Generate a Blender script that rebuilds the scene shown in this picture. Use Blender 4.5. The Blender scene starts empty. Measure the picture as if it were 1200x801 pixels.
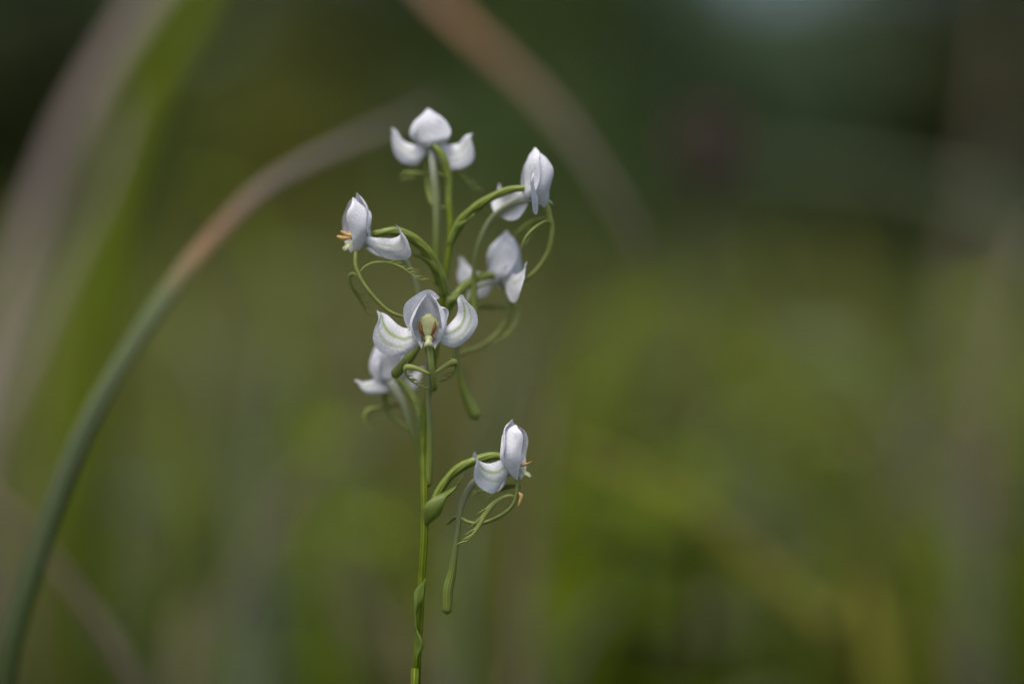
import bpy, math, random
import numpy as np
from mathutils import Vector, Matrix, Euler

R = math.radians
random.seed(7)
rng = np.random.default_rng(7)
sc = bpy.context.scene
col = sc.collection

# ------------------------------------------------------------------ camera
CAM_H = 0.45          # lens height above the ground (m)
FOC = 0.50            # distance of the sharp plane (m)
PX = 0.00015          # metres per photo pixel on the sharp plane
cam_d = bpy.data.cameras.new('camera')
cam = bpy.data.objects.new('camera', cam_d)
col.objects.link(cam)
cam.location = (0, -FOC, CAM_H)
cam.rotation_euler = (R(90), 0, 0)
cam_d.lens = 100; cam_d.sensor_width = 36
cam_d.clip_start = 0.01; cam_d.clip_end = 2000
cam_d.dof.use_dof = True
cam_d.dof.focus_distance = FOC - 0.0005
cam_d.dof.aperture_fstop = 2.9
sc.camera = cam
sc.render.resolution_x = 1024; sc.render.resolution_y = 683

# ------------------------------------------------------------------ light (overcast)
SUN_EL, SUN_AZ = R(70), R(212)
w = bpy.data.worlds.new('World'); sc.world = w; w.use_nodes = True
nt = w.node_tree; bg = nt.nodes['Background']
sky = nt.nodes.new('ShaderNodeTexSky'); sky.sky_type = 'NISHITA'; sky.sun_disc = False
sky.sun_elevation = SUN_EL; sky.sun_rotation = SUN_AZ
sky.air_density = 1.0; sky.dust_density = 4.5; sky.ozone_density = 1.0
nt.links.new(sky.outputs[0], bg.inputs[0]); bg.inputs[1].default_value = 0.10
sd = bpy.data.lights.new('sun', 'SUN'); sd.energy = 1.0; sd.angle = R(22); sd.color = (1, .97, .92)
so = bpy.data.objects.new('sun', sd); col.objects.link(so)
dirv = Vector((math.sin(SUN_AZ) * math.cos(SUN_EL), math.cos(SUN_AZ) * math.cos(SUN_EL), math.sin(SUN_EL)))
so.rotation_euler = dirv.to_track_quat('Z', 'Y').to_euler()
so.location = (0, 0, 5)

vs = sc.view_settings
vs.view_transform = 'Standard'; vs.look = 'None'; vs.gamma = 1; vs.use_curve_mapping = False
vs.exposure = 1.02

# ------------------------------------------------------------------ helpers
def at(px, py, d):
    """photo pixel + metres behind the sharp plane -> world point"""
    s = PX * (FOC + d) / FOC
    return Vector(((px - 600) * s, d, CAM_H + (400.5 - py) * s))

def tag(o, label=None, cat=None, group=None, kind=None):
    if label: o['label'] = label
    if cat: o['category'] = cat
    if group: o['group'] = group
    if kind: o['kind'] = kind
    return o

def empty(name, loc=(0, 0, 0), parent=None):
    o = bpy.data.objects.new(name, None); o.empty_display_size = .005
    col.objects.link(o); o.location = loc
    if parent: o.parent = parent
    return o

def mesh_obj(name, verts, faces, mat, parent=None, uvs=None, smooth=True, attr=None):
    me = bpy.data.meshes.new(name)
    me.from_pydata([tuple(v) for v in verts], [], faces)
    if uvs is not None:
        ul = me.uv_layers.new(name='UVMap')
        li = np.empty(len(me.loops), dtype=np.int32); me.loops.foreach_get('vertex_index', li)
        ul.data.foreach_set('uv', np.asarray(uvs, dtype=np.float32)[li].ravel())
    if smooth: me.polygons.foreach_set('use_smooth', [True] * len(me.polygons))
    me.materials.append(mat); me.update()
    o = bpy.data.objects.new(name, me); col.objects.link(o)
    if parent: o.parent = parent
    return o

def spline(pts, n):
    """Catmull-Rom through pts (any dimension), n samples, even in chord length"""
    P = np.array([tuple(p) for p in pts], dtype=float)
    if len(P) == 2:
        t = np.linspace(0, 1, n)[:, None]; return P[0] * (1 - t) + P[1] * t
    seg = np.linalg.norm(np.diff(P, axis=0), axis=1); cum = np.r_[0, np.cumsum(seg)]
    Q = np.vstack([2 * P[0] - P[1], P, 2 * P[-1] - P[-2]])
    out = []
    for s in np.linspace(0, cum[-1], n):
        i = min(int(np.searchsorted(cum, s, side='right')) - 1, len(P) - 2)
        t = (s - cum[i]) / max(seg[i], 1e-12)
        a, b, c, d = Q[i], Q[i + 1], Q[i + 2], Q[i + 3]
        out.append(.5 * (2 * b + (c - a) * t + (2 * a - 5 * b + 4 * c - d) * t * t + (3 * b - a - 3 * c + d) * t ** 3))
    return np.array(out)

def interp(vals, n):
    return np.interp(np.linspace(0, 1, n), np.linspace(0, 1, len(vals)), vals)

def frames(C):
    """parallel-transport frames along a polyline"""
    T = np.gradient(C, axis=0); T /= np.linalg.norm(T, axis=1)[:, None] + 1e-12
    ref = np.array([0, 1, 0.]) if abs(T[0][1]) < .9 else np.array([1, 0, 0.])
    N = np.zeros_like(T); N[0] = np.cross(T[0], ref); N[0] /= np.linalg.norm(N[0])
    for i in range(1, len(T)):
        v = N[i - 1] - T[i] * np.dot(N[i - 1], T[i]); N[i] = v / (np.linalg.norm(v) + 1e-12)
    return T, N, np.cross(T, N)

def tube_data(C, rad, seg=12, flat=1.0, ribs=0, rib=0.0, twist=0.0):
    """closed tube along C; flat squashes one axis; ribs > 0 gives a ridged section"""
    T, N, B = frames(C); n = len(C); V = []; F = []; UV = []
    for i in range(n):
        for k in range(seg):
            a = 2 * math.pi * k / seg
            r = rad[i] * (1 + rib * math.cos(ribs * (a + twist * i / n)))
            V.append(C[i] + N[i] * r * math.cos(a) + B[i] * r * flat * math.sin(a)); UV.append((i / (n - 1), k / seg))
    for i in range(n - 1):
        for k in range(seg):
            a, b = i * seg + k, i * seg + (k + 1) % seg
            F.append((a, b, b + seg, a + seg))
    V.append(C[0] - T[0] * rad[0] * .6); UV.append((0, 0)); V.append(C[-1] + T[-1] * rad[-1] * .6); UV.append((1, 0))
    for k in range(seg):
        F.append((k, n * seg, (k + 1) % seg)); a = (n - 1) * seg
        F.append((a + k, a + (k + 1) % seg, n * seg + 1))
    return V, F, UV

def merge(parts):
    V = []; F = []; UV = []
    for v, f, u in parts:
        o = len(V); V += list(v); UV += list(u); F += [tuple(i + o for i in q) for q in f]
    return V, F, UV

def tube(name, pts, radii, mat, parent=None, n=28, seg=12, **k):
    C = spline(pts, n)
    r_ = interp(radii, n); t_ = C[-1] - C[-2]; t_ /= np.linalg.norm(t_)
    ext = [.35, .65, .86, .97]
    C = np.vstack([C] + [C[-1] + t_ * r_[-1] * e for e in ext]); r_ = np.r_[r_, [r_[-1] * math.sqrt(1 - e * e) for e in ext]]
    V, F, UV = tube_data(C, r_, seg, **k)
    return mesh_obj(name, V, F, mat, parent, uvs=UV)

def undul(u, v, ph, L):
    return L * min(1, u * 4) * min(1, (1 - u) * 5 + .1) * np.array([math.sin(5 * u + 3 * v + ph[0]) + .5 * math.sin(11 * u - 4 * v + ph[1]), math.sin(6 * u - 3 * v + ph[2]) + .6 * math.sin(13 * u + 3 * v + ph[3]), math.sin(4 * u + 4 * v + ph[4]) * .7 + .4 * math.sin(12 * u + ph[5])])

def loft_data(A, B, nu, nv, bulge=None, wav=0):
    """sheet between two edge curves A (v=0) and B (v=1); bulge = vector reached in the middle"""
    a = spline(A, nu); b = spline(B, nu); V = []; UV = []; F = []
    bl = np.array(bulge if bulge is not None else (0, 0, 0.))
    ph = rng.uniform(0, 6.28, 6); L0 = np.linalg.norm(a[-1] - a[0]) * .032
    for i in range(nu):
        u = i / (nu - 1); m = math.sin(math.pi * min(1, u * 1.05 + .02)) ** .6 if u < .95 else max(0, (1 - u) * 6)
        for j in range(nv):
            v = j / (nv - 1)
            p = a[i] * (1 - v) + b[i] * v + bl * m * 4 * v * (1 - v)
            p = p + undul(u, v, ph, L0) * 4 * .25 * (.25 + .75 * abs(2 * v - 1))
            if wav: p = p + np.array([0, 1, .3]) * wav * math.sin(u * 9 + 4 * v + wav) * (2 * v - 1) ** 2
            V.append(p); UV.append((u, v))
    for i in range(nu - 1):
        for j in range(nv - 1):
            q = i * nv + j; F.append((q, q + 1, q + nv + 1, q + nv))
    return V, F, UV

def thick_sheet(V, F, UV, nu, nv, th):
    """front and back skin with a lens-shaped section, thin at the rim"""
    G = np.array(V).reshape(nu, nv, 3); du = np.gradient(G, axis=0); dv = np.gradient(G, axis=1)
    N = np.cross(du, dv); N /= np.linalg.norm(N, axis=2)[:, :, None] + 1e-12
    tv = np.minimum(1, 6 * np.linspace(0, 1, nv) * np.linspace(1, 0, nv))[None, :, None] * np.minimum(1, 8 * np.linspace(1, 0, nu))[:, None, None]
    off = N * th * .5 * (tv * .94 + .06)
    W = np.vstack([(G + off).reshape(-1, 3), (G - off).reshape(-1, 3)]); n = nu * nv
    F2 = [tuple(reversed(q)) for q in F] + [tuple(i + n for i in q) for q in F]
    return list(W), F2, list(UV) + list(UV)

def solidify(o, t, off=0.0):
    m = o.modifiers.new('thickness', 'SOLIDIFY'); m.thickness = t; m.offset = off
    return o

# ------------------------------------------------------------------ materials
def new_mat(name):
    m = bpy.data.materials.new(name); m.use_nodes = True
    return m, m.node_tree.nodes, m.node_tree.links, m.node_tree.nodes['Principled BSDF'], m.node_tree.nodes['Material Output']

def add_translucent(nodes, links, bsdf, out, colsock, fac):
    tr = nodes.new('ShaderNodeBsdfTranslucent'); mx = nodes.new('ShaderNodeMixShader')
    mx.inputs[0].default_value = fac
    if isinstance(colsock, tuple): tr.inputs[0].default_value = colsock
    else: links.new(colsock, tr.inputs[0])
    links.new(bsdf.outputs[0], mx.inputs[1]); links.new(tr.outputs[0], mx.inputs[2]); links.new(mx.outputs[0], out.inputs[0])

def ramp(nodes, stops, interp_='LINEAR'):
    r = nodes.new('ShaderNodeValToRGB'); r.color_ramp.interpolation = interp_
    e = r.color_ramp.elements
    while len(e) > 1: e.remove(e[-1])
    e[0].position, e[0].color = stops[0][0], (*stops[0][1], 1)
    for p, c in stops[1:]:
        x = e.new(p); x.color = (*c, 1)
    return r

def mixc(nodes, links, fac, a, b, mode='MIX'):
    m = nodes.new('ShaderNodeMix'); m.data_type = 'RGBA'; m.blend_type = mode
    for s, v in ((m.inputs[0], fac), (m.inputs[6], a), (m.inputs[7], b)):
        if isinstance(v, (int, float)): s.default_value = v
        elif isinstance(v, tuple): s.default_value = (*v, 1) if len(v) == 3 else v
        else: links.new(v, s)
    return m.outputs[2]

def noise(nodes, links, scale, detail=3, coord='Object', rough=.55):
    tc = nodes.new('ShaderNodeTexCoord'); n = nodes.new('ShaderNodeTexNoise')
    n.inputs['Scale'].default_value = scale; n.inputs['Detail'].default_value = detail; n.inputs['Roughness'].default_value = rough
    links.new(tc.outputs[coord], n.inputs['Vector']); return n

def petal_mat(name, veins=None, tipgreen=False):
    """white tepal: faint cell sparkle, soft sheen, light shining through; veins = [(v, width, strength)]"""
    m, N, L, b, out = new_mat(name)
    n1 = noise(N, L, 900, 4); n2 = noise(N, L, 2600, 3)
    base = ramp(N, [(.3, (.76, .755, .78)), (.7, (.83, .825, .85))]); L.new(n1.outputs[0], base.inputs[0])
    n3 = noise(N, L, 2600, 3, rough=.7); sp = ramp(N, [(.36, (.86, .86, .875)), (.64, (1.06, 1.06, 1.06))]); L.new(n3.outputs[0], sp.inputs[0])
    c = mixc(N, L, 1.0, base.outputs[0], sp.outputs[0], 'MULTIPLY')
    if veins:
        uv = N.new('ShaderNodeUVMap'); sep = N.new('ShaderNodeSeparateXYZ'); L.new(uv.outputs[0], sep.inputs[0])
        wob = N.new('ShaderNodeMath'); wob.operation = 'MULTIPLY_ADD'; wob.inputs[1].default_value = .05; 
        L.new(n1.outputs[0], wob.inputs[0]); L.new(sep.outputs[1], wob.inputs[2])
        for v, wd, st in veins:
            r = ramp(N, [(max(0, v + .025 - wd), (0, 0, 0)), (v + .025 - wd * .3, (st * .55,) * 3), (v + .025, (st,) * 3), (v + .025 + wd * .3, (st * .55,) * 3), (min(1, v + .025 + wd), (0, 0, 0))])
            L.new(wob.outputs[0], r.inputs[0])
            fade = ramp(N, [(0, (.25,) * 3), (.3, (.9,) * 3), (.6, (1,) * 3), (.9, (.75,) * 3), (1, (.2,) * 3)]); L.new(sep.outputs[0], fade.inputs[0])
            mm = N.new('ShaderNodeMath'); mm.operation = 'MULTIPLY'; L.new(r.outputs[0], mm.inputs[0]); L.new(fade.outputs[0], mm.inputs[1])
            c = mixc(N, L, mm.outputs[0], c, (.26, .38, .04))
    uv2 = N.new('ShaderNodeUVMap'); s2 = N.new('ShaderNodeSeparateXYZ'); L.new(uv2.outputs[0], s2.inputs[0])
    ww = N.new('ShaderNodeMath'); ww.operation = 'MULTIPLY_ADD'; ww.inputs[1].default_value = .09; L.new(n1.outputs[0], ww.inputs[0]); L.new(s2.outputs[0], ww.inputs[2])
    tw = ramp(N, [(1.0 - .003, (0, 0, 0)), (1.0, (.55, .55, .55))]); 
    sb_ = N.new('ShaderNodeMath'); sb_.operation = 'SUBTRACT'; sb_.inputs[1].default_value = .028; L.new(ww.outputs[0], sb_.inputs[0])
    L.new(sb_.outputs[0], tw.inputs[0]); c = mixc(N, L, tw.outputs[0], c, (.33, .22, .10))
    L.new(c, b.inputs['Base Color']); b.inputs['Roughness'].default_value = .48
    b.inputs['Specular IOR Level'].default_value = .35
    b.inputs['Sheen Weight'].default_value = .15; b.inputs['Sheen Roughness'].default_value = .4
    bp = N.new('ShaderNodeBump'); bp.inputs['Strength'].default_value = .5; bp.inputs['Distance'].default_value = .0002
    L.new(n2.outputs[0], bp.inputs['Height']); L.new(bp.outputs[0], b.inputs['Normal'])
    add_translucent(N, L, b, out, c, .28)
    return m

def plain_mat(name, c1, c2, scale=600, rough=.45, trans=.0, bump=.25, spec=.4, streak=False):
    m, N, L, b, out = new_mat(name)
    n = noise(N, L, scale, 4)
    r = ramp(N, [(.32, c1), (.68, c2)]); L.new(n.outputs[0], r.inputs[0]); c = r.outputs[0]
    if streak:
        uv = N.new('ShaderNodeUVMap'); wv = N.new('ShaderNodeTexWave'); wv.bands_direction = 'Y'
        wv.inputs['Scale'].default_value = 2.2; wv.inputs['Distortion'].default_value = 1.2
        L.new(uv.outputs[0], wv.inputs[0]); c = mixc(N, L, .25, c, wv.outputs[0], 'OVERLAY')
    L.new(c, b.inputs['Base Color']); b.inputs['Roughness'].default_value = rough; b.inputs['Specular IOR Level'].default_value = spec
    if bump:
        n2 = noise(N, L, scale * 5, 2); bp = N.new('ShaderNodeBump'); bp.inputs['Strength'].default_value = bump; bp.inputs['Distance'].default_value = .0001
        L.new(n2.outputs[0], bp.inputs['Height']); L.new(bp.outputs[0], b.inputs['Normal'])
    if trans: add_translucent(N, L, b, out, c, trans)
    return m

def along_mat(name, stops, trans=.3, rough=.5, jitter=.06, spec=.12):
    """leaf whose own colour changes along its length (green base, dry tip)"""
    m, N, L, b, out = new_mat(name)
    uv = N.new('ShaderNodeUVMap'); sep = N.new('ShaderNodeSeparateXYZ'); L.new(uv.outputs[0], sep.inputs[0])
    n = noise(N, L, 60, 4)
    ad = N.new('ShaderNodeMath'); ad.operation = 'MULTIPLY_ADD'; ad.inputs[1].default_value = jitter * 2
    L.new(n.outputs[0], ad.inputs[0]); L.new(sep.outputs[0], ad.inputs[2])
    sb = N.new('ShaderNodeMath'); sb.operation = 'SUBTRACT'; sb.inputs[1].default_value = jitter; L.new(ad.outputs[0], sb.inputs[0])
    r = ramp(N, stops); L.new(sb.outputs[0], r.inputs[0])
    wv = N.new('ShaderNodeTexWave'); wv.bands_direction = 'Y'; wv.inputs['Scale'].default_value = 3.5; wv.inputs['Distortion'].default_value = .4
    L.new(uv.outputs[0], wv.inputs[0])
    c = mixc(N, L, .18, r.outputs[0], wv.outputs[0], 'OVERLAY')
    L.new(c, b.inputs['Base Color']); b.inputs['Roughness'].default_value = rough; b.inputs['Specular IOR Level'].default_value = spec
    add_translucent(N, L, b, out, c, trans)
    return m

def attr_mat(name, trans=.3, rough=.6, spec=.08):
    """colour of each blade or leaf kept on the mesh"""
    m, N, L, b, out = new_mat(name)
    a = N.new('ShaderNodeAttribute'); a.attribute_name = 'tint'
    n = noise(N, L, 25, 3); r = ramp(N, [(.3, (.8,) * 3), (.7, (1.15,) * 3)]); L.new(n.outputs[0], r.inputs[0])
    c = mixc(N, L, 1.0, a.outputs[0], r.outputs[0], 'MULTIPLY')
    L.new(c, b.inputs['Base Color']); b.inputs['Roughness'].default_value = rough; b.inputs['Specular IOR Level'].default_value = spec
    add_translucent(N, L, b, out, c, trans)
    return m

M = {}
M['petal'] = petal_mat('white_petal')
M['sepal'] = petal_mat('veined_white_sepal', [(.64, .12, .95), (.36, .10, .6), (.5, .035, .18), (.22, .04, .2), (.8, .04, .16)])
M['sepal_pale'] = petal_mat('faintly_veined_white_sepal', [(.64, .14, .42), (.36, .11, .28)])
M['stem'] = plain_mat('stem_green', (.085, .115, .002), (.125, .165, .006), 350, .45, .08, spec=.16, streak=True)
M['pedicel'] = plain_mat('pedicel_green', (.14, .185, .022), (.20, .245, .05), 420, .42, .10, spec=.22, streak=True)
M['lip'] = plain_mat('lip_green', (.235, .275, .055), (.31, .345, .105), 500, .45, .22, spec=.2)
M['spur'] = along_mat('spur_green', [(0, (.55, .56, .48)), (.3, (.33, .36, .19)), (.7, (.19, .235, .05)), (1, (.25, .30, .07))], .34, .42, .04)
M['column'] = plain_mat('column_yellow_green', (.33, .345, .14), (.41, .42, .20), 900, .4, .15)
M['anther'] = plain_mat('anther_brown', (.10, .034, .008), (.17, .062, .016), 1500, .4)
M['stigma'] = plain_mat('stigma_pale_green', (.38, .42, .20), (.46, .49, .28), 900, .3, .2)
M['pollen'] = plain_mat('pollen_tan', (.55, .33, .10), (.68, .44, .17), 1200, .6)
M['spot'] = plain_mat('dark_red_spot', (.10, .012, .01), (.14, .02, .015), 1200, .5)
M['bract'] = plain_mat('bract_green', (.11, .165, .012), (.17, .22, .04), 500, .45, .25)
M['leaf'] = plain_mat('orchid_leaf_green', (.07, .14, .02), (.11, .19, .03), 80, .4, .2)

# ------------------------------------------------------------------ ground, hill
def grid_sheet(name, x0, x1, y0, y1, nx, ny, hfun, mat):
    V = []; F = []
    for j in range(ny):
        t = j / (ny - 1); y = y0 + (y1 - y0) * t ** 1.6
        for i in range(nx):
            x = x0 + (x1 - x0) * i / (nx - 1); V.append((x, y, hfun(x, y)))
    for j in range(ny - 1):
        for i in range(nx - 1):
            a = j * nx + i; F.append((a, a + 1, a + nx + 1, a + nx))
    return mesh_obj(name, V, F, mat)

def ground_mat():
    m, N, L, b, out = new_mat('meadow_soil')
    n = noise(N, L, 3, 8); n2 = noise(N, L, 40, 5)
    r = ramp(N, [(.35, (.045, .035, .02)), (.55, (.05, .06, .02)), (.7, (.07, .09, .025))]); L.new(n.outputs[0], r.inputs[0])
    c = mixc(N, L, .5, r.outputs[0], n2.outputs[0], 'OVERLAY')
    L.new(c, b.inputs['Base Color']); b.inputs['Roughness'].default_value = .95
    bp = N.new('ShaderNodeBump'); bp.inputs['Strength'].default_value = .8; bp.inputs['Distance'].default_value = .01
    L.new(n2.outputs[0], bp.inputs['Height']); L.new(bp.outputs[0], b.inputs['Normal'])
    return m
M['ground'] = ground_mat()
def gh(x, y):
    return -.02 + .012 * math.sin(3.1 * x + 1) * math.cos(2.3 * y) * min(1, abs(y) * 2)
g = grid_sheet('ground', -600, 600, -600, 1500, 3, 3, lambda x, y: -.045, M['ground']); tag(g, kind='structure')
def hillh(x, y):
    t = max(0, min(1, (y - 24) / 40))
    return -1.0 + (t * t * (3 - 2 * t)) * (8.95 + .4 * math.sin(x * .11 + 1.2) + .7 * math.sin(x * .31))
M['hill'] = plain_mat('wooded_slope', (.022, .04, .014), (.05, .08, .025), 2.2, .95, bump=0)
h = grid_sheet('hill', -70, 70, 23, 90, 60, 40, hillh, M['hill']); tag(h, kind='structure')

# ------------------------------------------------------------------ orchid
def stem_pt(i): return STEM[i]
STEM_PX = [(488, 801, .0005), (491, 740, .0005), (495, 670, .0008), (498, 612, .0015), (497, 560, .004), (497, 505, .0070), (503, 450, .0085),
           (512, 400, .0090), (518, 350, .0090), (523, 315, .0095), (527, 285, .0100), (528, 258, .0107), (526, 235, .0115)]
base = Vector((at(484, 860, 0).x - .004, .003, 0))
orchid = empty('orchid', base)
tag(orchid, 'slender green orchid bearing seven white winged flowers on a leafless upper stem', 'orchid')
def O(px, py, d): return np.array(at(px, py, d) - base)
stem_pts = [np.array((0, 0, -.02)), np.array((0, 0, .12)), np.array(at(483, 960, 0) - base)] + [O(*p) for p in STEM_PX]
tube('stem', stem_pts, [.0016, .0015, .0014, .00105, .00104, .00102, .00100, .00098, .00092, .00090, .00085, .00080, .00074, .0007, .00066, .00062, .0006],
     M['stem'], orchid, n=120, seg=20, ribs=5, rib=.08, twist=3)

def sheet_part(name, A, B, mat, parent, bulge=(0, 0, 0), nu=20, nv=7, th=.00025, wav=0):
    V, F, UV = loft_data(A, B, nu, nv, bulge, wav)
    return mesh_obj(name, *thick_sheet(V, F, UV, nu, nv, th)[:2], mat, parent, thick_sheet(V, F, UV, nu, nv, th)[2])

# clasping stem scale near the foot of the picture
A = [O(489, 772, -.0012), O(494, 764, -.0014), O(498.5, 758, -.0013), O(494, 744, -.0016), O(487.5, 735, -.0012), O(487.6, 715, -.0010), O(492, 694, -.001), O(499.5, 677, -.0013)]
B = [O(488, 772, -.0010), O(485, 766, -.0004), O(485, 755, -.0003), O(485, 744, -.0003), O(485, 734, -.0005), O(485.4, 714, -.0006), O(490.5, 692, -.0008), O(499, 676.5, -.0013)]
sheet_part('stem_scale', A, B, M['bract'], orchid, bulge=(0, -.0006, 0), th=.0002)
# stem leaves below the picture
for k, (z, az, ln) in enumerate([(.05, .4, .13), (.09, 2.6, .14), (.14, 4.6, .12), (.19, 1.4, .09), (.24, 3.6, .05)]):
    dx, dy = math.cos(az), math.sin(az); s = np.array((-dy, dx, 0))
    c = [np.array((dx * ln * t, dy * ln * t, z + ln * (.75 * t - .75 * t * t))) for t in (0, .15, .35, .6, .85, 1)]
    wd = [.002, .006, .009, .008, .004, .0002]
    sheet_part('leaf', [p - s * q for p, q in zip(c, wd)], [p + s * q for p, q in zip(c, wd)], M['leaf'], orchid, bulge=(0, 0, -.002), nu=16, nv=5, th=.0004)

def make_flower(cx, cy, d, yaw, pitch=0, roll=0, scale=1.0, sweep=.2, tipbend=0, bitten=False, anther='brown', seed=0, lipw=True,
                drop=0.0, flare=1.0, pedicel=None, prad=(.0006, .0007, .0008, .0008, .0006), spur=None, srad=None, mid=None, lats=(), base_mat='petal',
                sepal_rot=(0, 0), hood=1.0, hoodw=1.0, ss=1.0, sdu=0.0, stig=0, su=1.0, curl=1.0, vein='sepal_pale'):
    rnd = random.Random(seed)
    f = empty('flower', at(cx, cy, d) - base, orchid)
    rot = Matrix.Rotation(R(yaw), 4, 'Z') @ Matrix.Rotation(R(pitch), 4, 'X') @ Matrix.Rotation(R(roll), 4, 'Y')
    f.matrix_local = Matrix.Translation(at(cx, cy, d) - base) @ rot
    inv = (Matrix.Translation(at(cx, cy, d)) @ rot).inverted()
    S = PX * scale
    def T(r, u, fw): return np.array((r * S, -fw * S, u * S))       # right, up, forward in photo-pixel units
    def Wp(p): return np.array(inv @ at(*p))
    j = lambda a=1.0: rnd.uniform(-a, a)
    # lateral sepals (sickle wings)
    for s in (-1, 1):
        if s < 0:
            up = [(-10, 4), (-18, 7), (-27, 7), (-40, 11.5), (-51, 23), (-56, 27), (-60.5, 29)]
            lo = [(-8, -8), (-17, -17), (-32, -25), (-51, -21), (-64, -8), (-65, 8), (-58.5, 19.5), (-61.5, 29.5)]
            rt = R(sepal_rot[0])
        else:
            up = [(11, 7), (18, 10), (28, 17), (34, 29), (36, 39), (38, 47.5)]
            lo = [(9, -6), (18, -11), (34, -16), (50, -5), (57, 12), (53, 28), (43, 39), (40.5, 47)]
            rt = R(sepal_rot[1])
        def cv(p, k, n, upper):
            t = k / (n - 1); r, u = p
            if k < n - 1 and k: r += j(.7); u += j(.7)
            a = abs(r) * flare
            ww = max(0, a - 8)
            fw = -sweep * ww - (.004 * ww * ww * sweep) - 2
            if upper: fw -= 12 * curl * math.sin(math.pi * t) ** .8 * (.7 + .3 * sweep)      # upper rim rolls back
            else: fw -= 1.0 * math.sin(math.pi * t)
            u2 = u - drop * ww
            r2 = math.copysign(a, r)
            # swing about the sepal base
            s_ = (ss[0] if s < 0 else ss[1]) if isinstance(ss, tuple) else ss
            px_, pz_ = (r2 - s * 9) * s_, u2 * s_ * su
            r2 = s * 9 + px_ * math.cos(rt) - pz_ * math.sin(rt); u2 = px_ * math.sin(rt) + pz_ * math.cos(rt) + sdu
            return T(r2, u2, fw)
        B_ = [cv(p, k, len(up), True) for k, p in enumerate(up)]
        A_ = [cv(p, k, len(lo), False) for k, p in enumerate(lo)]
        sheet_part('lateral_sepal', A_, B_, M[vein], f, bulge=T(0, .5, 4.0 * curl), nu=34, nv=15, th=.00028)
    # dorsal sepal
    if bitten:
        Lh = [(-5, -6), (-17, 0), (-25, 9), (-28, 20), (-25, 35), (-14, 48), (-4, 53.5), (4, 52), (13.5, 43.5)]
        Rh = [(6, -6), (14, 4), (19, 13), (22, 24), (20.5, 30.5), (13, 31), (9, 34), (6.5, 37.5), (13, 43)]
    else:
        Lh = [(-5, -6), (-17, 2), (-24, 16), (-20, 32), (-10, 45), (-4 + tipbend, 51), (tipbend * 1.6 - 1, 54)]
        Rh = [(5, -6), (17, 2), (23, 15), (20, 31), (11, 43), (4 + tipbend, 50), (tipbend * 1.6 + 1, 54)]
    def dz(p): return T((p[0] + j(.5)) * hoodw, (p[1] + j(.5)) * (hood if p[1] > 0 else 1), -9 + 10 * (max(p[1], 0) / 54) ** 2 + 4 * (abs(p[0]) / 25) ** 2)
    sheet_part('dorsal_sepal', [dz(p) for p in Lh], [dz(p) for p in Rh], M['petal'], f, bulge=T(0, 0, -7), nu=30, nv=15, th=.00028)
    # petals (side walls of the hood)
    for s in (-1, 1):
        if bitten: rim = [(8, -17, 9), (11.5, -9, 12), (15.5, 2, 14), (16, 14, 14), (12.5, 28, 12), (7, 39, 8), (1.5, 48, 4)]
        else: rim = [(8, -17, 9), (11.5, -9, 12), (15.5, 2, 15), (16.5, 15, 16), (14, 29, 15), (9.5 + j(1.5), 40, 11), (3 + j(1.5), 47 + j(2), 7)]
        bk = [(4, -9, -3), (8, -5, -7), (13, 4, -10), (15, 14, -11), (12, 28, -9), (6, 39, -3), (1, 48.5, 3)]
        if not bitten: bk[-2:] = [(7.5, 40, -4), (2.5, 48, 4)]
        sheet_part('petal', [T(s * (a + j(.5)), (b + j(.6)) * (hood if b > 0 else 1), c) for a, b, c in rim], [T(s * (a + j(.4)), b * (hood if b > 0 else 1), c) for a, b, c in bk],
                   M['petal'], f, bulge=T(s * 4, 0, 0), nu=26, nv=11, th=.00030)
    # column with two anther sacs and the stigma lobe
    Lc = [(-4.5, -6, 4), (-8.5, 1, 4), (-11.8, 9, 4), (-12, 16, 3), (-9, 20, 2), (-5, 22.5, 1), (-3, 25, 0)]
    Rc = [(4, -6, 4), (7.5, 1, 4), (10.5, 9, 4), (10.8, 17, 3), (8, 21, 2), (4.5, 23, 1), (2, 25, 0)]
    colm = sheet_part('column', [T(*p) for p in Lc], [T(*p) for p in Rc], M['column'], f, bulge=T(0, 0, 2), nu=20, nv=11, th=.0006)
    am = M['anther'] if anther == 'brown' else M['pollen']
    for s in (-1, 1):
        tube('anther_sac', [T(s * 8.6 - .8, 15.5, 5.5), T(s * 8.4 - .8, 9, 7), T(s * 6.6 - .8, 3, 8), T(s * 3.8 - .6, -2.5, 8)],
             [S * .7, S * 2.0, S * 2.4, S * 1.8, S * .6], am, f, n=14, seg=10)
    tube('rostellum', [T(-.5, 20, 2), T(-.5, 11, 4), T(-.5, 2, 5.5), T(-.5, -4, 6)], [S * 1.5, S * 3.2, S * 3.0, S * 1.8], M['stigma'], f, n=12, seg=10)
    sheet_part('stigma', [T(-4.5, -3, 7), T(-3.5, -7, 11), T(-4.5, -12, 15 + stig * .6), T(-5, -15.5 + stig * .3, 16 + stig)], [T(5.5, -3, 7), T(5, -7, 11), T(6, -12, 15 + stig * .6), T(6.5, -14.5 + stig * .3, 16 + stig)],
               M['stigma'], f, bulge=T(0, 1, 3), nu=12, nv=9, th=.0005)
    if anther == 'out':      # pollen masses hanging out of the hood
        tube('pollinium', [T(-4, 2, 8), T(-6, 0, 16), T(-7, 3, 24)], [S * .8, S * 2.2, S * 3.0, S * 1.5], M['pollen'], f, n=12, seg=8)
        tube('pollinium', [T(4, 4, 8), T(0, 5, 15), T(-1, 9, 21)], [S * .8, S * 1.8, S * 2.4, S * 1.2], M['pollen'], f, n=12, seg=8)
    if anther == 'thread':
        tube('pollinium', [T(0, 2, 8), T(1, 1, 15), T(0, 5, 24)], [S * 2.2, S * 2.5, S * .9, S * .3], am, f, n=12, seg=8)
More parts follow.
